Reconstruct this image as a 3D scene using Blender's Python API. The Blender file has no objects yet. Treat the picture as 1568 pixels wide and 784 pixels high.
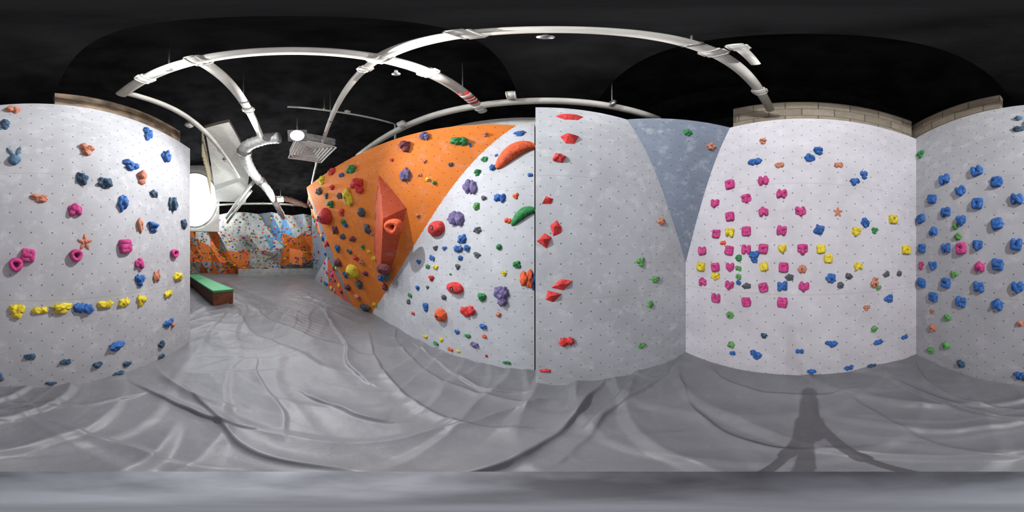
import bpy, bmesh, math, random
import numpy as np
from mathutils import Vector, Matrix
DEBUG=None
random.seed(7); np.random.seed(7)
S=bpy.context.scene
CH=1.5
CAM=np.array([0,0,CH])
def ray(u,v):
    t=(u-784)/1568*2*math.pi; p=(392-v)/784*math.pi
    return np.array([math.sin(t)*math.cos(p),math.cos(t)*math.cos(p),math.sin(p)])
def at_z(u,v,zrel):
    r=ray(u,v); return CAM+r*(zrel/r[2])
def srgb(c):
    o=[]
    for x in c:
        x=x/255.; o.append(x/12.92 if x<=.04045 else ((x+.055)/1.055)**2.4)
    return (o[0],o[1],o[2],1)
# ---------------------------------------------------------------- materials
def base_mat(name):
    m=bpy.data.materials.new(name); m.use_nodes=True
    nt=m.node_tree; b=nt.nodes['Principled BSDF']; return m,nt,b
def N(nt,t,**kw):
    n=nt.nodes.new(t)
    for k,v in kw.items(): setattr(n,k,v)
    return n
def math_n(nt,op,a,b=None,c=None):
    n=N(nt,'ShaderNodeMath',operation=op)
    for i,x in enumerate((a,b,c)):
        if x is None: continue
        if isinstance(x,(int,float)): n.inputs[i].default_value=x
        else: nt.links.new(x,n.inputs[i])
    return n.outputs[0]
def mixc(nt,f,a,b):
    n=N(nt,'ShaderNodeMix',data_type='RGBA')
    if isinstance(f,(int,float)): n.inputs[0].default_value=f
    else: nt.links.new(f,n.inputs[0])
    for i,x in ((6,a),(7,b)):
        if isinstance(x,tuple): n.inputs[i].default_value=x
        else: nt.links.new(x,n.inputs[i])
    return n.outputs[2]
def noise(nt,vec,scale,detail=4,rough=.5):
    n=N(nt,'ShaderNodeTexNoise'); n.inputs['Scale'].default_value=scale
    n.inputs['Detail'].default_value=detail; n.inputs['Roughness'].default_value=rough
    if vec is not None: nt.links.new(vec,n.inputs['Vector'])
    return n.outputs['Fac']
def remap(nt,x,a,b,c=0,d=1):
    n=N(nt,'ShaderNodeMapRange'); nt.links.new(x,n.inputs[0])
    for i,val in enumerate((a,b,c,d)): n.inputs[i+1].default_value=val
    return n.outputs[0]
def simple(name,col,rough=.5,metal=0,var=.12,scale=12,bump=.15,spec=.5,chalk=0):
    m,nt,b=base_mat(name)
    tc=N(nt,'ShaderNodeTexCoord')
    f=noise(nt,tc.outputs['Object'],scale)
    f=remap(nt,f,.35,.65)
    c=srgb(col); d=tuple(list(x*(1-var*1.6) for x in c[:3])+[1]); e=tuple(list(min(1,x*(1+var)) for x in c[:3])+[1])
    cc=mixc(nt,f,d,e)
    if chalk: cc=mixc(nt,math_n(nt,'MULTIPLY',remap(nt,noise(nt,tc.outputs['Object'],scale*1.7,5,.7),.5,.75),chalk),cc,srgb((200,200,200)))
    nt.links.new(cc,b.inputs['Base Color'])
    b.inputs['Roughness'].default_value=rough; b.inputs['Metallic'].default_value=metal
    b.inputs['Specular IOR Level'].default_value=spec
    if bump:
        bp=N(nt,'ShaderNodeBump'); bp.inputs['Strength'].default_value=bump; bp.inputs['Distance'].default_value=.01
        nt.links.new(noise(nt,tc.outputs['Object'],scale*12,3),bp.inputs['Height']); nt.links.new(bp.outputs[0],b.inputs['Normal'])
    return m
def emis(name,col,s):
    m,nt,b=base_mat(name); b.inputs['Base Color'].default_value=srgb(col)
    b.inputs['Emission Color'].default_value=srgb(col); b.inputs['Emission Strength'].default_value=s
    return m
def panel_mat(name,col,chalk=.5,sx=.19,seams=True,dark=(60,60,64),vs=None):
    m,nt,b=base_mat(name)
    uv=N(nt,'ShaderNodeUVMap').outputs[0]
    sep=N(nt,'ShaderNodeSeparateXYZ'); nt.links.new(uv,sep.inputs[0]); x,y=sep.outputs[0],sep.outputs[1]
    def grid(ox,oy):
        a=math_n(nt,'SUBTRACT',math_n(nt,'FRACT',math_n(nt,'ADD',math_n(nt,'DIVIDE',x,sx),100+ox)),.5)
        c=math_n(nt,'SUBTRACT',math_n(nt,'FRACT',math_n(nt,'ADD',math_n(nt,'DIVIDE',y,sx),100+oy)),.5)
        return math_n(nt,'SQRT',math_n(nt,'ADD',math_n(nt,'MULTIPLY',a,a),math_n(nt,'MULTIPLY',c,c)))
    d=math_n(nt,'MINIMUM',grid(0,0),grid(.5,.5))
    dot=remap(nt,d,.0052/sx,.0068/sx,1,0)
    big=noise(nt,uv,1.6,6,.6); mid=noise(nt,uv,6,5,.7); fine=noise(nt,uv,150,2)
    c=srgb(col)
    A=tuple([k*.84 for k in c[:3]]+[1]); B=tuple([min(1,k*1.1) for k in c[:3]]+[1])
    colr=mixc(nt,remap(nt,big,.3,.7),A,B)
    ch=math_n(nt,'MULTIPLY',remap(nt,mid,.52,.75),chalk)
    colr=mixc(nt,ch,colr,srgb((218,218,221)))
    colr=mixc(nt,math_n(nt,'MULTIPLY',remap(nt,noise(nt,uv,3.1,4,.6),.6,.8),.25),colr,tuple([k*.5 for k in c[:3]]+[1]))
    colr=mixc(nt,math_n(nt,'MULTIPLY',remap(nt,fine,.4,.7),.12),colr,(.05,.05,.05,1))
    if seams:
        fy=math_n(nt,'ABSOLUTE',math_n(nt,'SUBTRACT',math_n(nt,'FRACT',math_n(nt,'DIVIDE',math_n(nt,'SUBTRACT',y,1.09-12.2-.61),1.22)),.5))
        s=remap(nt,fy,.0014,.0026,1,0)
        colr=mixc(nt,math_n(nt,'MULTIPLY',s,.55),colr,srgb((150,140,110)))
    colr=mixc(nt,dot,colr,srgb(dark))
    nt.links.new(colr,b.inputs['Base Color']); b.inputs['Roughness'].default_value=.7
    b.inputs['Specular IOR Level'].default_value=.3
    bp=N(nt,'ShaderNodeBump'); bp.inputs['Strength'].default_value=.25; bp.inputs['Distance'].default_value=.004
    hh=math_n(nt,'SUBTRACT',noise(nt,uv,60,4,.7),math_n(nt,'MULTIPLY',dot,3))
    nt.links.new(hh,bp.inputs['Height']); nt.links.new(bp.outputs[0],b.inputs['Normal'])
    return m
M={}
M['wallgrey']=panel_mat('textured_grey_panel',(176,178,182),.55)
M['wallB']=panel_mat('textured_white_panel',(196,193,199))
M['wallwhite']=panel_mat('textured_white_wall',(186,188,193))
M['slate']=panel_mat('slate_blue_panel',(114,124,139),.35,seams=False)
M['orange']=panel_mat('orange_panel',(232,130,46),.2,seams=False,dark=(60,35,20))
M['redvol']=panel_mat('red_volume_paint',(194,84,50),.2,seams=False,dark=(80,30,20))
M['black']=simple('matte_black_paint',(20,20,21),.95,var=.3,scale=3,bump=.3,spec=.05)
M['ceil']=simple('black_ceiling_paint',(30,30,31),.95,var=.3,scale=2,bump=.3,spec=.05)
M['pipe']=simple('white_pipe_paint',(190,188,180),.45,var=.08,scale=6,bump=0)
M['metal']=simple('galvanised_metal',(150,150,150),.35,.7)
M['duct']=simple('foil_duct_insulation',(185,187,185),.45,.2,var=.15,scale=15,bump=.4)
M['white']=simple('white_painted_plaster',(222,222,216),.7,var=.05)
M['slat']=simple('beige_slats',(176,168,140),.7)
M['tan']=simple('raw_plaster_and_ply',(150,132,110),.8,var=.35,scale=5)
M['wood']=simple('reddish_wood',(140,84,60),.5,var=.2,scale=6)
M['greentop']=simple('green_vinyl',(70,170,115),.5,var=.08)
M['red']=simple('red_label',(200,40,40),.5,bump=0)
M['dark']=simple('black_rubber',(35,36,38),.6)
M['tripod']=simple('tripod_carbon',(112,114,120),.7,var=.3,scale=40,bump=0)
M['edge']=simple('panel_edge_ply',(120,112,98),.8)
def brick():
    m,nt,b=base_mat('concrete_block'); uv=N(nt,'ShaderNodeUVMap').outputs[0]
    t=N(nt,'ShaderNodeTexBrick'); nt.links.new(uv,t.inputs['Vector'])
    t.inputs['Scale'].default_value=1; t.inputs['Brick Width'].default_value=.4; t.inputs['Row Height'].default_value=.2
    t.inputs['Mortar Size'].default_value=.008
    t.inputs['Color1'].default_value=srgb((155,144,127)); t.inputs['Color2'].default_value=srgb((132,123,108)); t.inputs['Mortar'].default_value=srgb((90,84,74))
    c=mixc(nt,math_n(nt,'MULTIPLY',remap(nt,noise(nt,uv,9,5,.7),.4,.7),.5),t.outputs[0],srgb((106,97,83)))
    nt.links.new(c,b.inputs['Base Color']); b.inputs['Roughness'].default_value=.9
    bp=N(nt,'ShaderNodeBump'); bp.inputs['Strength'].default_value=.5; bp.inputs['Distance'].default_value=.01
    nt.links.new(t.outputs[1],bp.inputs['Height']); bp.invert=True; nt.links.new(bp.outputs[0],b.inputs['Normal'])
    return m
M['brick']=brick()
def matfloor():
    m,nt,b=base_mat('grey_vinyl_tarpaulin'); tc=N(nt,'ShaderNodeTexCoord').outputs['Object']
    c=mixc(nt,remap(nt,noise(nt,tc,1.1,5,.6),.3,.7),srgb((113,114,118)),srgb((131,132,136)))
    c=mixc(nt,math_n(nt,'MULTIPLY',remap(nt,noise(nt,tc,7,6,.7),.55,.75),.3),c,srgb((152,153,156)))
    c=mixc(nt,math_n(nt,'MULTIPLY',remap(nt,noise(nt,tc,300,2),.4,.6),.15),c,srgb((80,80,82)))
    nt.links.new(c,b.inputs['Base Color']); b.inputs['Roughness'].default_value=.45
    b.inputs['Specular IOR Level'].default_value=.5
    bp=N(nt,'ShaderNodeBump'); bp.inputs['Strength'].default_value=.3; bp.inputs['Distance'].default_value=.012
    nt.links.new(noise(nt,tc,11,7,.65),bp.inputs['Height']); nt.links.new(bp.outputs[0],b.inputs['Normal'])
    return m
M['floor']=matfloor()
HC={'p':(196,60,130),'b':(40,98,170),'d':(48,80,106),'t':(78,112,138),'y':(222,200,44),'g':(40,132,70),'r':(208,50,50),
    's':(196,126,98),'v':(112,100,146),'k':(82,86,92),'o':(226,92,44),'m':(120,52,62),'l':(90,155,82)}
HN={'p':'pink','b':'blue','d':'navy','t':'teal','y':'yellow','g':'green','r':'red','s':'salmon','v':'purple','k':'charcoal','o':'orange','m':'maroon','l':'lime'}
HM={k:simple(HN[k]+'_resin',HC[k],.68,var=.2,scale=26,bump=.5,spec=.3,chalk=.3) for k in HC}
# ---------------------------------------------------------------- mesh helpers
def obj(name,me,mats=(),parent=None,smooth=False):
    o=bpy.data.objects.new(name,me); S.collection.objects.link(o)
    for m in mats: me.materials.append(m)
    if smooth:
        me.polygons.foreach_set('use_smooth',[True]*len(me.polygons))
    if parent: o.parent=parent
    return o
def empty(name,loc=(0,0,0)):
    o=bpy.data.objects.new(name,None); o.empty_display_size=.1; S.collection.objects.link(o); return o
def mesh(name,vs,fs,mats=(),parent=None,smooth=False,mi=None):
    me=bpy.data.meshes.new(name); me.from_pydata([tuple(map(float,v)) for v in vs],[],[tuple(f) for f in fs]); me.update()
    o=obj(name,me,mats,parent,smooth)
    if mi is not None: me.polygons.foreach_set('material_index',mi)
    return o
def plane_of(pts):
    p=[np.array(q,float) for q in pts]
    n=np.cross(p[1]-p[0],p[2]-p[0]); n/=np.linalg.norm(n)
    if n@(CAM-p[0])<0: n=-n
    e1=np.cross([0,0,1],n); e1/=np.linalg.norm(e1); e2=np.cross(n,e1)
    return dict(p=p[0],n=n,e1=e1,e2=e2)
def hit(pl,u,v):
    r=ray(u,v); return CAM+r*((pl['p']-CAM)@pl['n']/(r@pl['n']))
def slab(name,pts,mat,th=.12,parent=None,backmat=None,pl=None):
    pl=pl or plane_of(pts); n=pl['n']; P=[np.array(q,float) for q in pts]
    k=len(P); vs=P+[q-n*th for q in P]
    fs=[list(range(k)),list(range(2*k-1,k-1,-1))]+[[i,i+k,(i+1)%k+k,(i+1)%k] for i in range(k)]
    o=mesh(name,vs,fs,[mat,backmat or M['edge']],parent)
    me=o.data; uvl=me.uv_layers.new(name='UVMap')
    for f in me.polygons:
        f.material_index=0 if f.index==0 else 1
        for li in f.loop_indices:
            q=np.array(me.vertices[me.loops[li].vertex_index].co); uvl.data[li].uv=(q@pl['e1'],q@pl['e2'])
    bm=bmesh.new(); bm.from_mesh(me); bmesh.ops.recalc_face_normals(bm,faces=bm.faces); bm.to_mesh(me); bm.free()
    return o,pl
def box(name,c,s,mat,rot=(0,0,0),parent=None,bev=.005):
    bm=bmesh.new(); bmesh.ops.create_cube(bm,size=1)
    for v in bm.verts: v.co=Vector((v.co.x*s[0],v.co.y*s[1],v.co.z*s[2]))
    if bev: bmesh.ops.bevel(bm,geom=bm.edges[:],offset=bev,segments=2,affect='EDGES')
    me=bpy.data.meshes.new(name); bm.to_mesh(me); bm.free()
    o=obj(name,me,[mat],parent); o.location=c; o.rotation_euler=rot; return o
def tube(name,pts,r,mat,parent=None,seg=16,corr=0):
    P=[np.array(p,float) for p in pts]; vs=[];fs=[]; prev=None
    for i,p in enumerate(P):
        t=P[min(i+1,len(P)-1)]-P[max(i-1,0)]; t/=np.linalg.norm(t)
        if prev is None:
            a=np.array([0,0,1.]) if abs(t[2])<.9 else np.array([1.,0,0])
        else: a=prev
        a=a-t*(a@t); a/=np.linalg.norm(a); b=np.cross(t,a); prev=a
        rr=r*(1+corr*(1 if i%2 else -1))
        for k in range(seg):
            th=2*math.pi*k/seg; vs.append(p+rr*(a*math.cos(th)+b*math.sin(th)))
    for i in range(len(P)-1):
        for k in range(seg):
            fs.append([i*seg+k,i*seg+(k+1)%seg,(i+1)*seg+(k+1)%seg,(i+1)*seg+k])
    fs.append(list(range(seg))[::-1]); fs.append([(len(P)-1)*seg+k for k in range(seg)])
    o=mesh(name,vs,fs,[mat],parent,True); return o
def smoothpath(pts,n=12):
    P=[np.array(p,float) for p in pts]; P=[2*P[0]-P[1]]+P+[2*P[-1]-P[-2]]; out=[]
    for i in range(1,len(P)-2):
        for k in range(n):
            t=k/n; a,b,c,d=P[i-1:i+3]
            out.append(.5*((2*b)+(c-a)*t+(2*a-5*b+4*c-d)*t*t+(-a+3*b-3*c+d)*t**3))
    out.append(P[-2]); return out
# ---------------------------------------------------------------- walls
ZT=CH+1.87; ZB=-.12
def xy(p,z): return (p[0],p[1],z)
cA0=(1.355,-1.741); cA1=(-2.38,-1.02); cB0=(1.947,1.076); cC0=(.217,1.494)
wA,plA=slab('wall_back',[xy(cA0,ZB),xy(cA1,ZB),xy(cA1,CH+2.0),xy(cA0,CH+1.95)],M['wallgrey'])
T2=np.array([1.811,.428]); T1=np.array([1.091,1.283]); zP=CH-.09
wB,plB=slab('wall_right',[xy(cA0,ZB),xy(cB0,ZB),xy(cB0,zP),xy(T2,ZT),xy(cA0,CH+1.93)],M['wallB'])
wC,plC=slab('wall_front',[xy(cB0,ZB),xy(cC0,ZB),xy(cC0,CH+1.95),xy(T1,ZT),xy(cB0,zP)],M['wallgrey'],th=.10)
wT,plT=slab('wall_corner_chamfer',[xy(T1,ZT),xy(T2,ZT),xy(cB0,zP)],M['slate'],th=.05)
Bp=np.array([-3.16,2.74,0]); C=np.array([-4.15,1.33,CH+1.95])
D0=(.241,1.745)
dirD=(Bp-np.array([D0[0],D0[1],0])); 
def onD(x): return (x,D0[1]+(x-D0[0])*dirD[1]/dirD[0])
A=np.array([*onD(.05),CH+1.86]); Bp=np.array([*onD(-3.16),0.0])
Abot=np.array([*onD(-3.28),ZB])
wD,plD=slab('wall_front_white',[(*D0,ZB),tuple(Abot),tuple(A),(*D0,CH+1.86)],M['wallwhite'],th=.1)
plO=plane_of([A,Bp,C])
nO=plO['n']
def onO(x,z):
    y=plO['p'][1]-(nO[0]*(x-plO['p'][0])+nO[2]*(z-plO['p'][2]))/nO[1]; return (x,y,z)
OL=onO(-3.95,ZB)
wO,_=slab('wall_overhang_orange',[tuple(A),tuple(Abot),OL,tuple(C)],M['orange'],th=.1,pl=plO)
Q=(-10.0,3.68,ZB); Qt=(-10,3.58,CH+2.6); m1=(-6.2,2.9,1.5); 
E=empty('wall_faceted')
slab('facet_1',[tuple(C),OL,m1],M['slate'],.06,E)
slab('facet_2',[OL,(-6.8,3.25,ZB),m1],M['redvol'],.06,E)
slab('facet_3',[(-6.8,3.25,ZB),Q,m1],M['wallgrey'],.06,E)
slab('facet_4',[tuple(C),m1,Qt],M['orange'],.06,E)
slab('facet_5',[m1,Q,Qt],M['slate'],.06,E)
def band(name,p,q,off,z0,z1,mat):
    p=np.array(p,float);q=np.array(q,float); d=(q-p)/np.linalg.norm(q-p); n=np.array([-d[1],d[0]])
    if n@(-p)<0: n=-n
    p=p-n*off;q=q-n*off
    return slab(name,[(*p,z0),(*q,z0),(*q,z1),(*p,z1)],mat,.1)
def lerp(p,q,t): return (p[0]+(q[0]-p[0])*t,p[1]+(q[1]-p[1])*t)
band('trim_block_course_1',lerp(cA0,cB0,-.05),lerp(cA0,cB0,.80),.28,1.5,CH+2.72,M['brick'])
band('trim_block_course_2',lerp(cA0,cA1,-.12),lerp(cA0,cA1,.28),.24,1.5,CH+2.72,M['brick'])
band('trim_plaster_header',lerp(cA0,cA1,.50),lerp(cA0,cA1,1.0),.20,2.9,CH+2.60,M['tan'])
band('trim_block_course_3',(-2.2,2.35),(1.2,2.02),.0,1.8,CH+2.42,M['white'])
X0,X1,Y0,Y1,ZC=-15,3.0,-7,6.5,CH+5.2
slab('wall_outer_left',[(X0,Y0,-.2),(X0,Y1,-.2),(X0,Y1,ZC),(X0,Y0,ZC)],M['black'])
slab('wall_outer_right',[(X1,Y0,-.2),(X1,Y1,-.2),(X1,Y1,ZC),(X1,Y0,ZC)],M['black'])
slab('wall_outer_back',[(X0,Y0,-.2),(X1,Y0,-.2),(X1,Y0,ZC),(X0,Y0,ZC)],M['black'])
slab('wall_outer_front',[(X0,Y1,-.2),(X1,Y1,-.2),(X1,Y1,ZC),(X0,Y1,ZC)],M['black'])
slab('ceiling',[(X0,Y0,ZC),(X1,Y0,ZC),(X1,Y1,ZC),(X0,Y1,ZC)],M['ceil'])
H=2.9
b=[(x*H,y*H) for x,y in [(-.26,-.85),(.115,1.15),(.48,1.15),(.02,-.85)]]
vs=[(x,y,CH+H) for x,y in b]+[(x,y,CH+H+1.2) for x,y in b]
mesh('ceiling_beam',vs,[(0,1,2,3),(7,6,5,4),(0,4,5,1),(1,5,6,2),(2,6,7,3),(3,7,4,0)],[M['ceil']])
# ---------------------------------------------------------------- floor
rng=np.random.RandomState(3); TAB=rng.rand(256,256)*2-1
def vn(x,y):
    xi=np.floor(x).astype(int);yi=np.floor(y).astype(int);fx=x-xi;fy=y-yi
    fx=fx*fx*fx*(fx*(fx*6-15)+10);fy=fy*fy*fy*(fy*(fy*6-15)+10)
    g=lambda a,b:TAB[a%256,b%256]
    return (g(xi,yi)*(1-fx)+g(xi+1,yi)*fx)*(1-fy)+(g(xi,yi+1)*(1-fx)+g(xi+1,yi+1)*fx)*fy
xs=np.concatenate([np.linspace(X0,-5.05,120),np.arange(-5,-2,.025),np.arange(-2,2.3,.010),[2.6,X1]])
ys=np.concatenate([np.linspace(Y0,-2.1,40),np.arange(-2,2.6,.010),np.arange(2.62,3.0,.03),np.linspace(3.05,Y1,30)])
XX,YY=np.meshgrid(xs,ys)
WX=XX+.12*vn(XX*1.3+31,YY*1.3+3)+.015*vn(XX*5,YY*5); WY=YY+.12*vn(XX*1.3+77,YY*1.3+13)+.015*vn(XX*5+7,YY*5+3)
HH=np.zeros_like(XX)
def sm(x): x=np.clip(x,0,1); return x*x*(3-2*x)
for ang,fr,amp,sd,lo in ((30,1.9,.038,1,.0),(58,2.3,.030,20,.1),(8,2.1,.022,40,.2),(95,2.6,.014,66,.3),(-35,3.0,.008,80,.3),(36,5.0,.006,120,.1)):
    a=math.radians(ang); al=WX*math.cos(a)+WY*math.sin(a); ac=-WX*math.sin(a)+WY*math.cos(a)
    ph=ac*fr+.8*vn(al*.45+sd,ac*.6+sd)+sd*.37; s=ph-np.floor(ph)
    prof=np.where(s<.80,(s/.80)**2.4*(.9+.1*s),sm((1-s)/.20))
    msk=sm(vn(al*.6+sd*3,ac*1.1+sd)*1.4+.25-lo)
    HH+=amp*prof*msk
HH+=.014*vn(XX*1.5,YY*1.5)+.004*vn(XX*6,YY*6)+.0008*vn(WX*19,WY*19)
def fold(pix,w,amp,side=1):
    global HH
    pts=[at_z(u,v,-CH)[:2] for u,v in pix]; pts=[p[:2] for p in smoothpath([(*p,0) for p in pts],8)]
    D=np.full(XX.shape,9.); T=np.zeros(XX.shape)
    n=len(pts)-1
    for i in range(n):
        a=pts[i];b=pts[i+1];d=b-a;L=d@d+1e-9
        t=np.clip(((WX-a[0])*d[0]+(WY-a[1])*d[1])/L,0,1)
        px=WX-a[0]-t*d[0];py=WY-a[1]-t*d[1]; dd=np.hypot(px,py)
        sg=np.sign(d[0]*py-d[1]*px); k=dd<np.abs(D)
        D=np.where(k,dd*np.where(sg==0,1,sg),D); T=np.where(k,(i+t)/n,T)
    D=D*side
    wd=np.where(D>0,w*.45,w*2.4)
    tap=np.sin(math.pi*np.clip(T,.02,.98))**.5*(.75+.4*vn(XX*3,YY*3))
    HH+=1.7*amp*tap*np.exp(-(np.abs(D)/wd)**1.5)
F=[([(930,583),(915,612),(880,650),(830,683),(770,703),(660,718),(560,722)],.04,.055,1),
([(1048,548),(1010,590),(950,640),(880,690)],.035,.03,1),([(480,598),(530,620),(590,635)],.03,.045,-1),
([(300,598),(340,640),(420,690),(520,705),(600,712)],.035,.03,-1),([(20,600),(60,650),(180,690),(330,712)],.035,.028,1),
([(200,585),(280,628),(400,650)],.03,.035,-1),([(600,500),(650,560),(760,600),(850,610)],.03,.025,1),
([(560,510),(600,580),(700,640),(820,650)],.03,.03,1),([(640,520),(720,580),(810,592)],.025,.025,-1),
([(250,560),(300,600),(380,620)],.03,.03,1),([(1100,560),(1140,590),(1200,600),(1300,590)],.03,.02,1),
([(1050,556),(1080,620),(1150,670),(1260,680)],.03,.02,1),([(1340,560),(1420,610),(1500,640),(1560,650)],.03,.03,-1),
([(1405,548),(1450,600),(1540,625)],.025,.03,1),([(1290,600),(1340,650),(1420,690),(1540,710)],.03,.022,1),
([(500,470),(530,540),(570,580)],.035,.03,-1),([(880,592),(800,615),(740,640),(640,650)],.025,.028,-1),
([(0,610),(100,620),(220,600)],.022,.022,-1),
([(980,580),(960,620),(900,660)],.022,.022,-1),([(380,540),(430,600),(450,660)],.03,.02,1)]
for f in F: fold(*f)
fade=np.clip((XX+9)/4,0.12,1); HH=HH*fade-.02
nx,ny=len(xs),len(ys)
vs=np.stack([XX.ravel(),YY.ravel(),HH.ravel()],1)
ii=(np.arange(ny-1)[:,None]*nx+np.arange(nx-1)[None,:]).ravel()
fs=np.stack([ii,ii+1,ii+nx+1,ii+nx],1)
me=bpy.data.meshes.new('floor'); me.vertices.add(len(vs)); me.vertices.foreach_set('co',vs.ravel())
me.loops.add(len(fs)*4); me.loops.foreach_set('vertex_index',fs.ravel()); me.polygons.add(len(fs))
me.polygons.foreach_set('loop_start',np.arange(len(fs))*4); me.update(calc_edges=True); me.validate()
obj('floor',me,[M['floor']],smooth=True)
# ---------------------------------------------------------------- holds
def ico(n):
    bm=bmesh.new(); bmesh.ops.create_icosphere(bm,subdivisions=n,radius=1)
    v=np.array([x.co[:] for x in bm.verts]); f=np.array([[a.index for a in x.verts] for x in bm.faces]); bm.free(); return v,f
I2=ico(4);I1=ico(3)
class Acc:
    def __init__(s): s.v=[];s.f=[];s.m=[];s.n=0
    def add(s,v,f,m):
        s.v.append(v); s.f.append(f+s.n); s.m+= [m]*len(f); s.n+=len(v)
ck=list(HC.keys()); MATS=[HM[k] for k in ck]+[M['dark']]; CI={k:i for i,k in enumerate(ck)}; BOLT=len(ck)
groups={}
def place(acc,loc,pl,c,mi,f):
    P=c+np.outer(loc[:,0],pl['e1'])+np.outer(loc[:,1],pl['e2'])+np.outer(loc[:,2],pl['n']); acc.add(P,f,mi)
def blob(acc,pl,c,w,h,mi,depth=None,hi=False,rough=.2,rot=0,off=(0,0),flat=False):
    V,F=I2 if hi else I1
    d=depth or .42*min(w,h)
    ph=np.random.rand(8)*6.28; k=np.random.uniform(1.5,3.5,6)
    r=1+rough*(np.sin(k[0]*V[:,0]*2+ph[0])*np.sin(k[1]*V[:,1]*2+ph[1])+.6*np.sin(k[2]*2*V[:,2]+ph[2]+V[:,0]*k[3]))
    q=V[:,0]*math.cos(ph[6])+V[:,1]*math.sin(ph[6]); r=r+rough*.55*(np.abs(np.sin(3.4*q+ph[4]+V[:,2]*2))-.6)+rough*.25*np.sin(8*V[:,1]+ph[5])*np.sin(7*V[:,0]+ph[7])
    r*=.9
    L=V*r[:,None]*np.array([w/2,h/2,d]); L[:,2]=np.maximum(L[:,2],-.004)
    cs,sn=math.cos(rot),math.sin(rot); x=L[:,0]*cs-L[:,1]*sn+off[0]; y=L[:,0]*sn+L[:,1]*cs+off[1]; L[:,0]=x;L[:,1]=y
    place(acc,L,pl,c,mi,F)
def bolt(acc,pl,c,r,z):
    k=10; a=np.arange(k)/k*2*math.pi
    L=np.concatenate([np.stack([r*np.cos(a),r*np.sin(a),np.full(k,z)],1),np.array([[0,0,z-.2*r]])])
    F=np.array([[i,(i+1)%k,k] for i in range(k)]); place(acc,L,pl,c,BOLT,F)
def bar(acc,pl,c,p,q,t,d,mi):
    V,F=I1; V=np.sign(V)*np.abs(V)**.6; V=V/np.maximum(1e-6,np.abs(V).max())
    p=np.array(p);q=np.array(q); m=(p+q)/2; L=np.linalg.norm(q-p); a=math.atan2(q[1]-p[1],q[0]-p[0])
    x=V[:,0]*(L/2+t/2);y=V[:,1]*t/2; z=np.maximum(V[:,2]*d,-.003)
    z=z*np.random.uniform(.8,1.15)
    P=np.stack([m[0]+x*math.cos(a)-y*math.sin(a),m[1]+x*math.sin(a)+y*math.cos(a),z],1); place(acc,P,pl,c,mi,F)
def torus(acc,pl,c,w,h,mi,d,thick=.34):
    n,m=28,14; vs=[];fs=[]
    for i in range(n):
        a=i/n*2*math.pi; R=1-thick+.05*math.sin(3*a)
        for j in range(m):
            b=j/m*2*math.pi; rr=R+thick*math.cos(b)
            vs.append((rr*math.cos(a)*w/2,rr*math.sin(a)*h/2,max(-.003,d*(.35+.65*math.sin(b)))))
            fs.append([i*m+j,((i+1)%n)*m+j,((i+1)%n)*m+(j+1)%m]);fs.append([i*m+j,((i+1)%n)*m+(j+1)%m,i*m+(j+1)%m])
    place(acc,np.array(vs),pl,c,mi,np.array(fs))
    k=16;a=np.arange(k)/k*2*math.pi; L=np.concatenate([np.stack([.6*w/2*np.cos(a),.6*h/2*np.sin(a),np.full(k,.004)],1),[[0,0,.004]]])
    place(acc,L,pl,c,mi,np.array([[i,(i+1)%k,k] for i in range(k)]))
    bolt(acc,pl,c,min(w,h)*.12,.006)
LET={'O':'-- -+ ++ +- --','C':'+- -- -+ ++','U':'-+ -- +- ++','V':'-+ 0- ++','X':'-- ++|-+ +-','H':'-- -+|+- ++|-0 +0','A':'-- 0+ +-|a0 b0',
 'E':'+- -- -+ ++|-0 +0','S':'-- +- +0 -0 -+ ++','Z':'-+ ++ -- +-','T':'-+ ++|0+ 0-','Y':'-+ 00 ++|00 0-','K':'-- -+|++ -0 +-','B':'-- -+ ++ +- --|-0 +0'}
CM={'-':-.36,'+':.36,'0':0,'a':-.2,'b':.2}
def letter(acc,pl,c,w,h,mi,ch,rot=0):
    w*=1.08;h*=1.08
    t=.40*min(w,h); d=.36*min(w,h); s=.82
    for st in LET[ch].split('|'):
        pts=[(CM[k[0]]*w*s*.9,CM[k[1]]*h*s*.9) for k in st.split()]
        cs,sn=math.cos(rot),math.sin(rot); pts=[(x*cs-y*sn,x*sn+y*cs) for x,y in pts]
        for p,q in zip(pts[:-1],pts[1:]): bar(acc,pl,c,p,q,t*random.uniform(.85,1.2),d,mi)
    bar(acc,pl,c,(-.18*w,0),(.18*w,0),.62*h,d*.5,mi)
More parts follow.
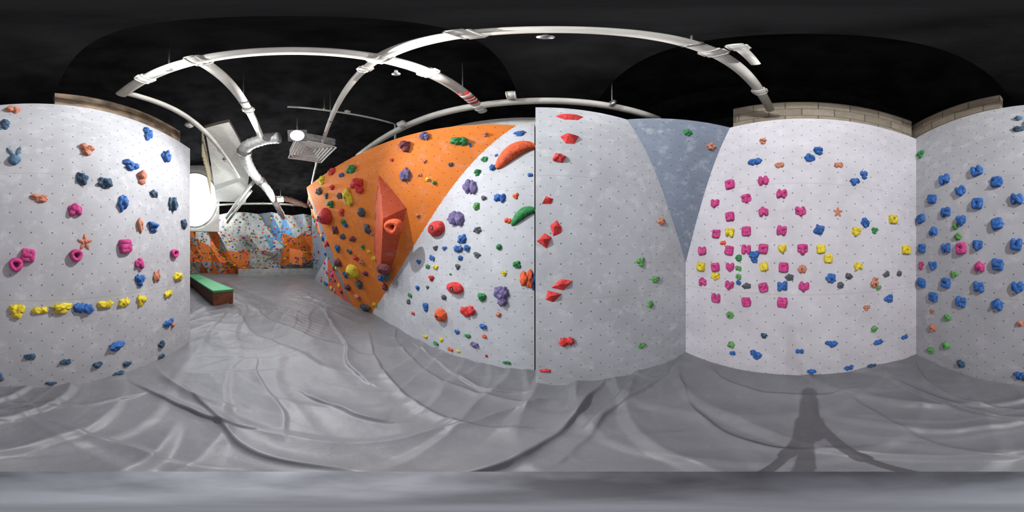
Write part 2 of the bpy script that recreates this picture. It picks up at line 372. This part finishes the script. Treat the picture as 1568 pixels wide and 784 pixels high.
def hold(pl,gname,col,u,v,w,h,shape='blob',pln=None):
    acc=groups.setdefault(gname,Acc()); mi=CI[col]
    c=hit(pl,u,v); W=np.linalg.norm(hit(pl,u+w/2,v)-hit(pl,u-w/2,v)); Hh=np.linalg.norm(hit(pl,u,v+h/2)-hit(pl,u,v-h/2))
    W=min(W,.6);Hh=min(Hh,.6)
    if shape=='auto': shape=random.choice(['blob','blob','duo','tri','jug'])
    if shape=='blob': blob(acc,pl,c,W,Hh,mi,hi=W>.1); bolt(acc,pl,c,min(W,Hh)*.09,.44*min(W,Hh))
    elif shape=='duo':
        a=random.uniform(-.6,.6)
        blob(acc,pl,c,W*.7,Hh*.8,mi,off=(-W*.18,Hh*.1*a)); blob(acc,pl,c,W*.6,Hh*.85,mi,off=(W*.2,-Hh*.12*a))
    elif shape=='tri':
        for k in range(3):
            a=2.1*k+random.random(); blob(acc,pl,c,W*.58,Hh*.58,mi,off=(W*.23*math.cos(a),Hh*.23*math.sin(a)))
        blob(acc,pl,c,W*.5,Hh*.5,mi,depth=.3*min(W,Hh))
    elif shape=='jug':
        blob(acc,pl,c,W,Hh*.62,mi,off=(0,Hh*.16),depth=.5*min(W,Hh)); blob(acc,pl,c,W*.7,Hh*.6,mi,off=(0,-Hh*.18),depth=.3*min(W,Hh))
    elif shape=='ring': torus(acc,pl,c,W,Hh,mi,.4*min(W,Hh))
    elif shape=='ball':
        blob(acc,pl,c,W,Hh,mi,depth=.5*min(W,Hh),hi=True,rough=.03); bolt(acc,pl,c,.1*W,.47*min(W,Hh))
    elif shape=='dish': torus(acc,pl,c,W,Hh,mi,.5*min(W,Hh),.4)
    elif shape=='bunny':
        blob(acc,pl,c,W*.85,Hh*.6,mi,off=(0,-Hh*.15),hi=True,rough=.06)
        for s,a in ((-1,.45),(1,-.25)): blob(acc,pl,c,W*.28,Hh*.55,mi,off=(s*W*.25,Hh*.28),rot=a,rough=.05)
        for s in (-1,1): 
            cc=c+pl['e1']*s*W*.16+pl['e2']*(-Hh*.08); bolt(acc,pl,cc,W*.05,.25*Hh)
    elif shape=='star':
        for k in range(5):
            a=math.pi/2+k*2*math.pi/5; blob(acc,pl,c,W*.55,Hh*.22,mi,off=(W*.25*math.cos(a),Hh*.25*math.sin(a)),rot=a,rough=.08)
        blob(acc,pl,c,W*.4,Hh*.4,mi)
    elif shape=='arc':   # tapered crescent, thin lower tip to thick upper end
        n,m=26,12; vs=[];fs=[]
        for i in range(n):
            t=i/(n-1); x=(t-.5)*W*.95; y=Hh*(-.42+.78*math.sin(math.pi*(.06+.50*t))); rr=.20*Hh*(math.sin(math.pi*(.04+.80*t**.8)))**.7+.003
            for j in range(m):
                b2=j/m*2*math.pi; vs.append((x-.5*rr*math.cos(b2),y+rr*math.cos(b2),max(-.003,rr*.95*math.sin(b2))))
        for i in range(n-1):
            for j in range(m):
                a,b2=i*m+j,i*m+(j+1)%m; fs+= [[a,a+m,b2+m],[a,b2+m,b2]]
        fs+=[[0,j+1,j] for j in range(1,m-1)]+[[(n-1)*m,(n-1)*m+j,(n-1)*m+j+1] for j in range(1,m-1)]
        place(acc,np.array(vs),pl,c,mi,np.array(fs))
    elif shape=='wedge':
        k=random.choice([4,5,5,6]); a=np.sort(np.random.rand(k)*.6+np.arange(k))*2*math.pi/k
        base=np.stack([W/2*np.cos(a)*1.1,Hh/2*np.sin(a)*1.1,np.zeros(k)],1)
        ap=np.array([[-.12*W,.1*Hh,.35*min(W,Hh)],[.18*W,.12*Hh,.3*min(W,Hh)]])
        bm=bmesh.new()
        for q in np.concatenate([base,ap]): bm.verts.new(q)
        bmesh.ops.convex_hull(bm,input=bm.verts[:]); bmesh.ops.triangulate(bm,faces=bm.faces[:]); bm.verts.index_update()
        vv=np.array([x.co[:] for x in bm.verts]); ff=[[q.index for q in x.verts] for x in bm.faces]; bm.free()
        fv=np.concatenate([vv[f] for f in ff]); place(acc,fv,pl,c,mi,np.arange(len(fv)).reshape(-1,3))
    elif shape in LET: letter(acc,pl,c,W,Hh,mi,shape,random.uniform(-.2,.2))
def batch(pl,g,txt):
    for ln in txt.replace('\n',';').split(';'):
        a=ln.split()
        if len(a)<3: continue
        w=float(a[3]) if len(a)>3 else 14; h=float(a[4]) if len(a)>4 else w
        sh=a[5] if len(a)>5 else 'auto'
        hold(pl,g,a[0],float(a[1]),float(a[2]),w,h,sh)
GA='climbing_holds_back_wall'
batch(plA,GA,'''s 20 168 24 12; d 8 190 16 16 blob; t 22 240 26 30 bunny; s 132 229 26 18; b 226 205 14 20 tri; b 254 240 12 18; b 200 253 24 18 tri; s 217 273 14 24;
d 126 274 18 22 blob; d 161 280 22 17 blob; s 60 303 30 16; p 115 321 20 20 A; b 188 311 16 26; d 264 313 12 22; d 236 297 13 11 blob; s 214 345 11 22; b 234 348 18 18;
d 281 343 9 14 blob; s 130 371 24 28 star; p 191 377 18 22 B; p 43 391 22 20 B; p 25 405 22 22 ring; p 116 391 20 20 ring; p 213 403 13 16 A; p 266 388 11 14 ring;
b 214 428 16 22 tri; s 240 423 11 22; y 272 423 13 14; y 26 476 30 24 tri; y 62 475 26 14 duo; y 94 472 34 18 jug; b 128 472 30 20 duo; y 161 466 24 14 duo; y 190 463 18 16;
y 216 459 15 20 tri; y 257 450 12 13; b 258 494 16 14; s 264 498 6 8; b 178 530 26 15; d 46 546 18 12; d 100 554 18 10; d 149 559 16 10; d 194 557 14 9; d 181 572 18 7; d 247 527 9 12; d 247 545 9 7; d 78 587 20 6; k 2 580 10 8
g 1410 236 10 13; d 1560 198 20 8; p 1472 380 14 18 O; l 1467 362 12 12; l 1463 347 9 11; l 1461 420 14 12; p 1500 408 15 16 A; p 1411 407 9 13; s 1429 502 11 11; l 1451 486 11 11; l 1449 529 11 12; s 1428 477 8 8; d 1472 557 12 12; b 1562 575 20 14; s 1562 495 12 9; l 1427 537 10 10; t 1560 182 14 6''')
L='HKYVXUESTBZAO'
for i,(u,v) in enumerate([(1447,275),(1496,262),(1526,279),(1471,293),(1428,305),(1497,312),(1557,305),(1411,335),(1449,325),(1527,343),(1430,354),(1472,338),(1497,376),(1449,380),(1556,374),(1412,380),(1429,407),(1528,405),(1449,433),(1499,439),(1430,455),(1472,462),(1412,433),(1527,466),(1558,440)]):
    s=11+(u-1405)*.04; hold(plA,GA,'b',u,v,s,s+1.5,L[(i*5)%13])
GB='climbing_holds_right_wall'
for i,(u,v) in enumerate([(1169,277),(1197,297),(1143,305),(1118,283),(1095,312),(1118,332),(1169,324),(1226,324),(1143,354),(1097,358),(1197,353),(1076,384),(1117,383),(1143,382),(1169,381),(1229,382),(1096,409),(1118,409),(1200,409),(1076,431),(1117,437),(1143,462),(1169,440),(1231,439),(1097,456),(1198,463)]):
    s=11.5+(u-1070)*.022; hold(plB,GB,'p',u,v,s,s+1,'O' if (u,v) in ((1169,381),(1200,409)) else 'V' if u==1231 else L[(i*4)%13])
for i,(u,v) in enumerate([(1118,356),(1198,381),(1257,381),(1268,396),(1074,408),(1096,423),(1170,408),(1311,355),(1314,407),(1367,336),(1387,383)]):
    hold(plB,GB,'y',u,v,12 if u<1240 else 13,13,'O' if u>1360 else L[(i*3)%13])
batch(plB,GB,'''b 1156 248 22 12 duo; b 1240 242 18 12; b 1253 232 18 12; b 1309 278 16 14 tri; b 1323 268 14 14 tri; b 1255 352 17 18 blob; b 1325 341 13 16 blob; b 1155 393 18 20 tri; b 1198 438 16 14 X; b 1272 426 18 15; b 1361 457 16 14;
b 1273 526 20 13 tri; b 1157 543 20 14; d 1170 514 11 9; b 1225 538 13 9; b 1122 541 9 8; b 1345 524 15 8; b 1243 569 16 7; b 1300 563 15 9; b 1385 516 10 8; d 1335 560 14 8
s 1168 217 12 9; s 1194 253 14 10; s 1283 325 15 18 star; s 1284 253 14 10; s 1228 412 14 13; s 1339 434 14 14; o 1107 372 9 9; s 1327 471 11 11; s 1340 428 8 8
g 1131 395 10 12; l 1131 411 10 10; l 1131 424 9 11; g 1339 353 11 11; l 1118 482 12 11; l 1120 528 11 11; l 1338 504 11 11; l 1345 441 10 8
k 1209 425 15 11 wedge; k 1300 423 12 12 blob; k 1287 437 11 11 wedge; k 1357 420 11 11 wedge; k 1377 419 9 9 wedge; k 1143 438 15 10 wedge; b 1131 433 8 9''')
batch(plT,'climbing_holds_corner','g 1053 203 14 10; s 1088 225 14 12')
GC='climbing_holds_front_wall'
batch(plC,GC,'''r 873 179 40 9 wedge; r 873 212 28 16 wedge; r 856 242 22 14 blob; r 837 307 20 13 wedge; r 851 350 17 24 wedge; r 834 369 22 22 wedge; r 862 436 38 16 wedge; r 847 453 26 18 wedge; r 868 523 24 16 duo; r 835 568 20 6 wedge
s 1013 339 12 12; l 981 401 14 16; l 1003 428 12 12; l 995 466 10 12; l 982 529 12 10''')
GD='climbing_holds_white_wall'
batch(plD,GD,'''o 788 241 60 44 arc; g 801 334 38 34 arc; r 669 350 26 26 ball; v 720 286 20 28 duo; v 699 335 24 28 duo; r 697 441 28 20 ball; r 717 476 24 20 duo; o 676 482 18 22 ball; o 807 427 22 34 duo; b 816 430 8 30; v 768 453 28 32 tri; b 766 303 18 16 duo; b 795 205 22 8
g 742 244 10 10; g 731 265 10 10; l 730 316 10 12; g 764 378 10 10 ball; g 791 405 14 12; g 738 455 14 14; g 716 514 10 6; g 776 555 12 6; b 702 381 14 14; b 715 380 10 12; b 708 366 14 14; k 730 390 12 10; k 731 352 12 10; k 701 408 8 10; o 790 300 10 10; o 778 338 12 10; y 771 418 10 10; b 652 470 10 14; b 740 500 12 8; v 727 528 14 8; s 763 482 10 8; b 754 257 10 10; k 741 303 8 8
k 667 380 8 8; b 662 395 8 10; y 667 409 8 8; r 661 426 8 10; b 640 441 6 8; g 628 452 6 8; k 626 462 5 10; b 641 401 8 8; b 700 508 8 8; y 676 520 6 8; o 690 535 8 6; g 668 526 8 6; y 652 515 6 6; o 742 515 8 6; y 702 538 6 5; b 705 395 8 8; b 681 380 8 8; k 655 440 5 6; g 655 408 7 7; b 812 268 8 8; r 745 545 5 4; k 680 455 8 8; r 633 480 5 6; b 760 238 5 5; g 690 420 4 4; b 676 545 5 4''')
GO='climbing_holds_overhang'
batch(plO,GO,'''v 650 209 16 14 duo; g 704 216 28 16 duo; s 743 206 10 8; m 621 225 18 20 jug; v 621 268 18 24 duo; g 538 259 16 14; r 508 263 12 10; y 492 276 12 14; k 489 293 10 12; y 533 302 12 28 blob; r 549 285 18 26 jug; g 507 313 10 12; r 499 331 22 26 ball; k 554 325 12 16 ball; k 563 350 10 18; y 541 415 18 20 ball;
m 514 352 8 12; b 517 380 8 12; k 525 362 8 10; m 540 366 10 8; m 518 402 10 14; b 530 420 8 10; k 551 436 10 12; r 523 325 10 12; g 526 340 8 10; y 574 466 6 6; s 571 358 7 7; y 573 396 8 8; s 643 268 7 7; y 655 275 7 7; g 665 280 7 7; s 650 247 7 7; k 690 252 8 8; b 720 222 5 8; k 560 470 14 12; m 533 440 8 10; s 548 455 8 8; k 520 300 8 10; r 509 287 8 8; b 523 268 8 8; r 600 245 6 6; y 565 385 6 6; s 555 402 8 8; r 545 395 8 8; g 556 378 6 8; m 560 419 8 8; k 535 385 8 8; b 530 345 6 8; k 500 300 7 9; m 590 440 9 9; s 640 330 6 6; v 650 205 8 6''')
for tri,cnt in (((C,OL,m1),16),((OL,(-6.8,3.25,ZB),m1),16),(((-6.8,3.25,ZB),Q,m1),14),((C,m1,Qt),14),((m1,Q,Qt),14)):
    tp_=[np.array(q,float) for q in tri]; pl_=plane_of(tri); acc=groups.setdefault('climbing_holds_faceted_wall',Acc())
    for i in range(cnt):
        w=np.random.dirichlet((1.5,1.5,1.5)); c=w[0]*tp_[0]+w[1]*tp_[1]+w[2]*tp_[2]
        if c[2]<.1: continue
        s=random.uniform(.10,.24); blob(acc,pl_,c,s*random.uniform(.8,1.4),s,CI[random.choice('rkbysmpgo')])
# ---- far climbing wall
fy=np.linspace(5.6,-6.6,15); fz=[-.1,.9,2.0,3.2,CH+3.5]
rr=np.random.RandomState(11); G=np.zeros((len(fz),len(fy),3))
for i,z in enumerate(fz):
    for j,y in enumerate(fy):
        G[i,j]=(-14.2+rr.uniform(0,.9)+(.35*i/2), y+rr.uniform(-.25,.25), z+(rr.uniform(-.3,.3) if 0<i<4 else 0))
vs=G.reshape(-1,3); fs=[];mi=[];nn=len(fy)
cent=[]
for i in range(len(fz)-1):
    for j in range(nn-1):
        a=i*nn+j
        for t in ((a,a+1,a+nn+1),(a,a+nn+1,a+nn)):
            fs.append(t); c=vs[list(t)].mean(0); y,z=c[1],c[2]-CH; cent.append(t)
            m=0
            if 2.0<y<5.4 and -.3<z<2.1: m=1
            elif -3.2<y<-.6 and z<.4: m=1
            elif 1.0<y<2.6 and 1.1<z<2.6: m=2
            elif y<-3.3 and rr.rand()<.45: m=1
            elif rr.rand()<.14: m=3
            mi.append(m)
M['sky']=simple('light_blue_panel',(80,140,190),.6)
M['farslate']=simple('far_panel_slate',(118,130,144),.6)
M['farwhite']=simple('far_panel_light_grey',(172,176,174),.6,var=.15,scale=3); M['faror']=simple('far_panel_orange',(228,122,50),.6)
mesh('wall_far_climbing',vs,fs,[M['farwhite'],M['faror'],M['sky'],M['farslate']],mi=mi)
I1b=I1; I1=ico(2)
for t in cent:
    p=vs[list(t)]; n=np.cross(p[1]-p[0],p[2]-p[0]); n/=np.linalg.norm(n)
    if n[0]<0:n=-n
    e1=np.cross([0,0,1],n);e1/=np.linalg.norm(e1); pl=dict(n=n,e1=e1,e2=np.cross(n,e1),p=p[0])
    for k in range(7):
        w=np.random.dirichlet((1,1,1)); c=w@p; s=random.uniform(.07,.2)
        acc=groups.setdefault('climbing_holds_far_wall',Acc()); blob(acc,pl,c,s*random.uniform(.8,1.5),s,CI[random.choice('pbygrsvkoybgot')])
I1=I1b
for g,a in groups.items():
    me=bpy.data.meshes.new(g); V=np.concatenate(a.v); F=np.concatenate(a.f)
    me.from_pydata(V.tolist(),[],F.tolist()); me.update(); o=obj(g,me,MATS,smooth=True); me.polygons.foreach_set('material_index',a.m)
def vol(name,base,apex,mat):
    B=[hit(plO,u,v)-plO['n']*.01 for u,v in base]; Ap=[hit(plO,u,v)+plO['n']*d for u,v,d in apex]
    bm=bmesh.new()
    for q in B+Ap: bm.verts.new(q)
    r=bmesh.ops.convex_hull(bm,input=bm.verts[:]); bmesh.ops.recalc_face_normals(bm,faces=bm.faces)
    me=bpy.data.meshes.new(name); bm.to_mesh(me); bm.free()
    uvl=me.uv_layers.new(name='UVMap')
    for l in me.loops:
        q=np.array(me.vertices[l.vertex_index].co); uvl.data[l.index].uv=(q@plO['e1'],q@plO['e2'])
    return obj(name,me,[mat])
vol('climbing_volume',[(579,266),(623,318),(607,390),(588,442),(571,385),(573,320)],[(603,330,.30),(590,410,.16)],M['redvol'])
vol('climbing_volume',[(606,420),(581,466),(610,491)],[(602,462,.10)],M['redvol'])
plV=dict(plO); plV['p']=plO['p']+plO['n']*.24
groups.clear()
hold(plV,'volume_holds','o',605,346,26,24,'dish'); 
plV2=dict(plO); plV2['p']=plO['p']+plO['n']*.15
hold(plV2,'volume_holds','m',588,411,22,18,'ball'); hold(plV2,'volume_holds','k',592,424,12,12); hold(plV2,'volume_holds','b',583,426,8,10)
for g,a in groups.items():
    me=bpy.data.meshes.new(g); me.from_pydata(np.concatenate(a.v).tolist(),[],np.concatenate(a.f).tolist()); me.update()
    obj('climbing_holds_volume',me,MATS,smooth=True); me.polygons.foreach_set('material_index',a.m)
# ---------------------------------------------------------------- pipes
HP=2.3
def P2(x,y,z=HP): return np.array([x*HP,y*HP,CH+z])
def coupling(par,p,d,r,L=.09):
    d=np.array(d,float); d/=np.linalg.norm(d); p=np.array(p,float)
    tube('coupling',[p-d*L/2,p+d*L/2],r*1.18,M['pipe'],par); 
    for s in (-1,1): tube('coupling_rim',[p+d*(s*L*.42-.006),p+d*(s*L*.42+.006)],r*1.28,M['pipe'],par)
    side=np.cross(d,[0,0,1]); 
    for s in (-1,1): tube('coupling_bolt',[p+side*s*r*1.3-d*.03,p+side*s*r*1.3+d*.03],.010,M['pipe'],par,8)
def hanger(par,p,r):
    tube('hanger_rod',[p+np.array([0,0,r]),np.array([p[0],p[1],CH+2.9 if abs(p[0])<.3 else CH+3.6])],.006,M['metal'],par,8)
    tube('hanger_clamp',[p-np.array([.015,0,0]),p+np.array([.015,0,0])],r*1.12,M['metal'],par)
def pipe(name,pts,r,coup=(),hang=()):
    e=empty(name); tube('pipe_run',smoothpath(pts,6) if len(pts)>2 else pts,r,M['pipe'],e)
    for t in coup:
        a=np.array(pts[0]);b=np.array(pts[-1]); coupling(e,a+(b-a)*t,b-a,r)
    for t in hang:
        a=np.array(pts[0]);b=np.array(pts[-1]); hanger(e,a+(b-a)*t,r)
    return e
p1a,p1b=P2(-.444,-.484),P2(-.145,.80)
e=pipe('sprinkler_pipe',[p1a,p1b],.058,(.12,.27,.58,.70,.96),(.2,.85))
d1=(p1b-p1a); 
def seg(t0,t1,r,m): tube('pipe_label',[p1a+d1*t0,p1a+d1*t1],r,m,e)
seg(.845,.925,.0595,M['red']); seg(.86,.88,.0605,M['pipe']); seg(.89,.897,.0605,M['pipe']); seg(.905,.912,.0605,M['pipe'])
pipe('sprinkler_pipe',[P2(.80,-.012),P2(-.30,.265)],.05,(.16,.44,.78,.97),(.5,))
pipe('sprinkler_pipe',[P2(-.30,.265),P2(-2.9,.95)],.032,(.02,.4),(.2,.5))
pipe('sprinkler_stub',[P2(.27,.055,2.22),P2(.40,.03,2.22)],.03,(0.1,))
pipe('sprinkler_pipe',[P2(-.335,-.14),P2(-1.10,.03)],.048,(.05,.6),(.5,))
pipe('sprinkler_pipe',[P2(-.444,-.46),P2(-.889,-.341),P2(-1.9,-.2)],.04,(.3,.7))
pipe('sprinkler_pipe',[P2(-1.15,.83),P2(-.518,.770),P2(.047,.715),P2(.70,.56)],.056,(.3,.62),(.85,))
pipe('sprinkler_branch_pipe',[(-2.26,.44,CH+3),(-2.15,1.21,CH+3),(-1.88,2.16,CH+3)],.02,(.5,),(.3,))
tube('sprinkler_drop_pipe',[(-1.88,2.16,CH+3.01),(-1.88,2.16,CH+2.5)],.02,M['pipe'])
pipe('sprinkler_pipe',[P2(-3.4,-.9,2.6),P2(-3.4,1.2,2.6)],.05,(.5,),(.3,))
for x,y in ((-.335,.35),(.05,.215)):
    s=empty('sprinkler_head'); p=P2(x*.9,y); tube('stem',[p,p-np.array([0,0,.12])],.012,M['pipe'],s,8); tube('deflector',[p-np.array([0,0,.12]),p-np.array([0,0,.126])],.03,M['metal'],s,12)
du=empty('insulated_air_duct')
path=smoothpath([(-2.75,.40,CH+2.47),(-2.9,.1,CH+2.5),(-3.15,-.22,CH+2.40),(-4.1,-.11,CH+2.36),(-5.3,.38,CH+2.28),(-7.9,1.2,CH+2.2),(-9.5,1.6,CH+2.3)],10)
tube('flexible_duct',path,.13,M['duct'],du,20,.05)
for i in (20,35,50): tube('duct_collar',[path[i],path[i+1]],.155,M['metal'],du,20)
tube('duct_branch',smoothpath([(-6.2,.68,CH+2.27),(-6.4,1.3,CH+2.35),(-7.2,2.3,CH+2.4)],8),.11,M['duct'],du,18,.06)
vd=empty('ceiling_vent_diffuser'); vc=np.array([-2.80,.98,CH+2.2])
for i in range(6):
    s=.68-i*.105; z=vc[2]+.012*i
    for dx,dy,sx,sy in ((0,s/2,s,.035),(0,-s/2,s,.035),(s/2,0,.035,s),(-s/2,0,.035,s)):
        box('louvre',(vc[0]+dx,vc[1]+dy,z),(sx,sy,.012),M['white'],((.5 if dx==0 else 0)*(1 if dy<0 else -1),(.5 if dy==0 else 0)*(1 if dx>0 else -1),0),vd,.002)
box('plenum_box',(vc[0],vc[1],vc[2]+.16),(.66,.66,.16),M['duct'],parent=vd)
ME=emis('led_emitter',(235,242,255),60)
def flood(p,aim,s=.11):
    e=empty('flood_lamp'); p=np.array(p,float); d=np.array(aim,float)-p; d/=np.linalg.norm(d)
    q=Vector(d).to_track_quat('Z','Y').to_euler()
    box('housing',tuple(p-d*.05),(s*1.6,s*1.3,.06),M['metal'],q,e); 
    for k in range(5): 
        o=box('cooling_fin',tuple(p-d*.10),(s*1.4,.008,.05),M['metal'],q,e,.001); o.location=Vector(p-d*.10)+q.to_matrix()@Vector((0,(k-2)*s*.25,0))
    tube('reflector_rim',[p-d*.03,p-d*.002],s*.62,M['white'],e,32)
    tube('emitter',[p-d*.01,p+d*.004],s*.56,ME,e,32)
    tube('bracket',[p-d*.08,p-d*.08+np.array([0,0,.5])],.012,M['metal'],e,8)
    return e
L1=np.array([-2.22,.575,CH+2.09]); flood(L1,(0.2,-.1,1.3),.17)
L2=np.array([-5.6,.84,CH+2.02]); flood(L2,(-2,-.5,0),.14)
def light(name,kind,loc,e,rad=0,col=(1,1,1),aim=None,ang=150,blend=.8):
    l=bpy.data.lights.new(name,kind); l.energy=e; l.color=col
    if kind in('POINT','SPOT'): l.shadow_soft_size=rad
    if kind=='SPOT': l.spot_size=math.radians(ang); l.spot_blend=blend
    o=bpy.data.objects.new(name,l); o.location=loc; S.collection.objects.link(o)
    if aim is not None: o.rotation_euler=Vector(np.array(aim)-np.array(loc)).to_track_quat('-Z','Y').to_euler()
    return o
d=np.array([.2,-.1,1.3])-L1; d/=np.linalg.norm(d)
light('flood_lamp_light','SPOT',L1+d*.06,430,.02,(.96,.98,1),(.9,-.4,.7),156,.8)
d2=np.array([-2,-.5,0])-L2; d2/=np.linalg.norm(d2)
light('flood_lamp_light','POINT',L2+d2*.14,150,.03,(.96,.98,1))
for x,y,en in ((-.75,-.6,9),(1.0,-.2,7),(.6,.8,9),(-.5,.9,10),(-2.2,-.1,20),(-4,.2,28),(-9,-1.5,190),(-11,2.5,230),(-12,-3,190),(-7,1,80)):
    light('fill_light','POINT',(x,y,CH+2.1 if x>-3 else CH+3.2 if x<-5 else CH+1.9),en,0)  # added fill points that lift the ambient level, no fixtures behind them
light('fill_light','POINT',(-5.2,-1.2,CH+1.3),28,0)  # extra fill added to brighten the white soffit, not a real fixture
# ---------------------------------------------------------------- far room stuff
we=empty('window_1'); wc=np.array([-7.6,-3.0,CH+3.0]); wn=np.array([.93,.37,0]); we1=np.array([.37,-.93,0])*-1
def ell(a,b,off,k=40): return [wc+we1*a*math.cos(t)+np.array([0,0,b*math.sin(t)])+wn*off for t in np.linspace(0,2*math.pi,k,endpoint=False)]
mesh('glass',ell(1.1,1.5,0),[list(range(40))],[emis('daylight_glass',(240,246,255),9)],we)
a=ell(1.1,1.5,0);b2=ell(1.2,1.6,0);a2=ell(1.1,1.5,.06);b3=ell(1.2,1.6,.06)
mesh('frame',a+b2+a2+b3,[(80+i,80+(i+1)%40,120+(i+1)%40,120+i) for i in range(40)]+[(i,(i+1)%40,80+(i+1)%40,80+i) for i in range(40)]+[(40+i,40+(i+1)%40,120+(i+1)%40,120+i) for i in range(40)],[M['white']],we)
slab('wall_window_bulkhead',[wc+we1*1.25-np.array([0,0,1.75])-wn*.05,wc-we1*3-np.array([0,0,1.75])-wn*.05,wc-we1*3+np.array([0,0,2.1])-wn*.05,wc+we1*1.25+np.array([0,0,2.1])-wn*.05],M['white'])
zz=CH+2.72
slab('ceiling_soffit',[(-2.5,-.42,zz),(-4.4,-.15,zz),(-8,-.5,zz),(-7.6,-1.9,zz),(-2.6,-.85,zz)],M['white'],.1)
sl=empty('slatted_screen')
for i in range(16): box('slat',(-2.7-i*.14,-.92-i*.03,CH+2.35),(.05,.02,.75),M['slat'],parent=sl)
for a,b2 in (((-7,-1.3,CH+1.7),(-5,.1,CH+2.7)),((-9,-1.6,CH+1.9),(-6.4,-.2,CH+2.7))):
    tube('ceiling_strut',[a,b2],.07,M['white'],seg=12)
be=empty('padded_bench'); ax=math.atan2(-.56,-.83); c=np.array([-4.85,-.98]); dv=np.array([math.cos(ax),math.sin(ax)]); cc=c+dv*2.2
box('base',(cc[0],cc[1],.19),(4.4,.66,.40),M['wood'],(0,0,ax),be); box('cushion_top',(cc[0],cc[1],.42),(4.44,.70,.07),M['greentop'],(0,0,ax),be,.015)
box('crash_mat_edge',(-12.4,1.9,.2),(.3,6.5,.6),M['farwhite'])
# ---------------------------------------------------------------- tripod
tp=empty('camera_tripod')
tube('rotator_plate',[(0,0,CH-.16),(0,0,CH-.18)],.0405,M['tripod'],tp,48); tube('pano_head',[(0,0,CH-.17),(0,0,CH-.26)],.03,M['tripod'],tp); tube('rail',[(0,0,CH-.24),(0,0,CH-.42)],.045,M['tripod'],tp)
tube('centre_column',[(0,0,CH-.4),(0,0,.55)],.016,M['tripod'],tp); tube('hub',[(0,0,CH-.46),(0,0,CH-.6)],.06,M['tripod'],tp)
for a in (84,156,-70):
    t=math.radians(a); f=np.array([.31*math.sin(t),.31*math.cos(t),.02]); k=np.array([.05*math.sin(t),.05*math.cos(t),CH-.53]); m=(f+k)/2
    tube('leg_upper',[k,m],.022,M['tripod'],tp); tube('leg_lower',[m,f],.017,M['tripod'],tp); tube('clamp',[m+(k-f)*.03,m-(k-f)*.03],.028,M['tripod'],tp)
# ---------------------------------------------------------------- world & camera
w=bpy.data.worlds.new('World'); S.world=w; w.use_nodes=True; w.node_tree.nodes['Background'].inputs[0].default_value=(.5,.52,.55,1); w.node_tree.nodes['Background'].inputs[1].default_value=.1
cd=bpy.data.cameras.new('Camera'); co=bpy.data.objects.new('Camera',cd); S.collection.objects.link(co)
co.location=(0,0,CH); co.rotation_euler=(math.pi/2,0,0); cd.type='PANO'; cd.clip_start=.01
for tgt in (cd,getattr(cd,'cycles',None)):
    try:
        tgt.panorama_type='EQUIRECTANGULAR'
        if DEBUG:
            tgt.longitude_min=math.radians(DEBUG[0]); tgt.longitude_max=math.radians(DEBUG[1]); tgt.latitude_min=math.radians(DEBUG[2]); tgt.latitude_max=math.radians(DEBUG[3])
    except Exception as ex: print('pano',ex)
S.camera=co
S.view_settings.view_transform='Standard'
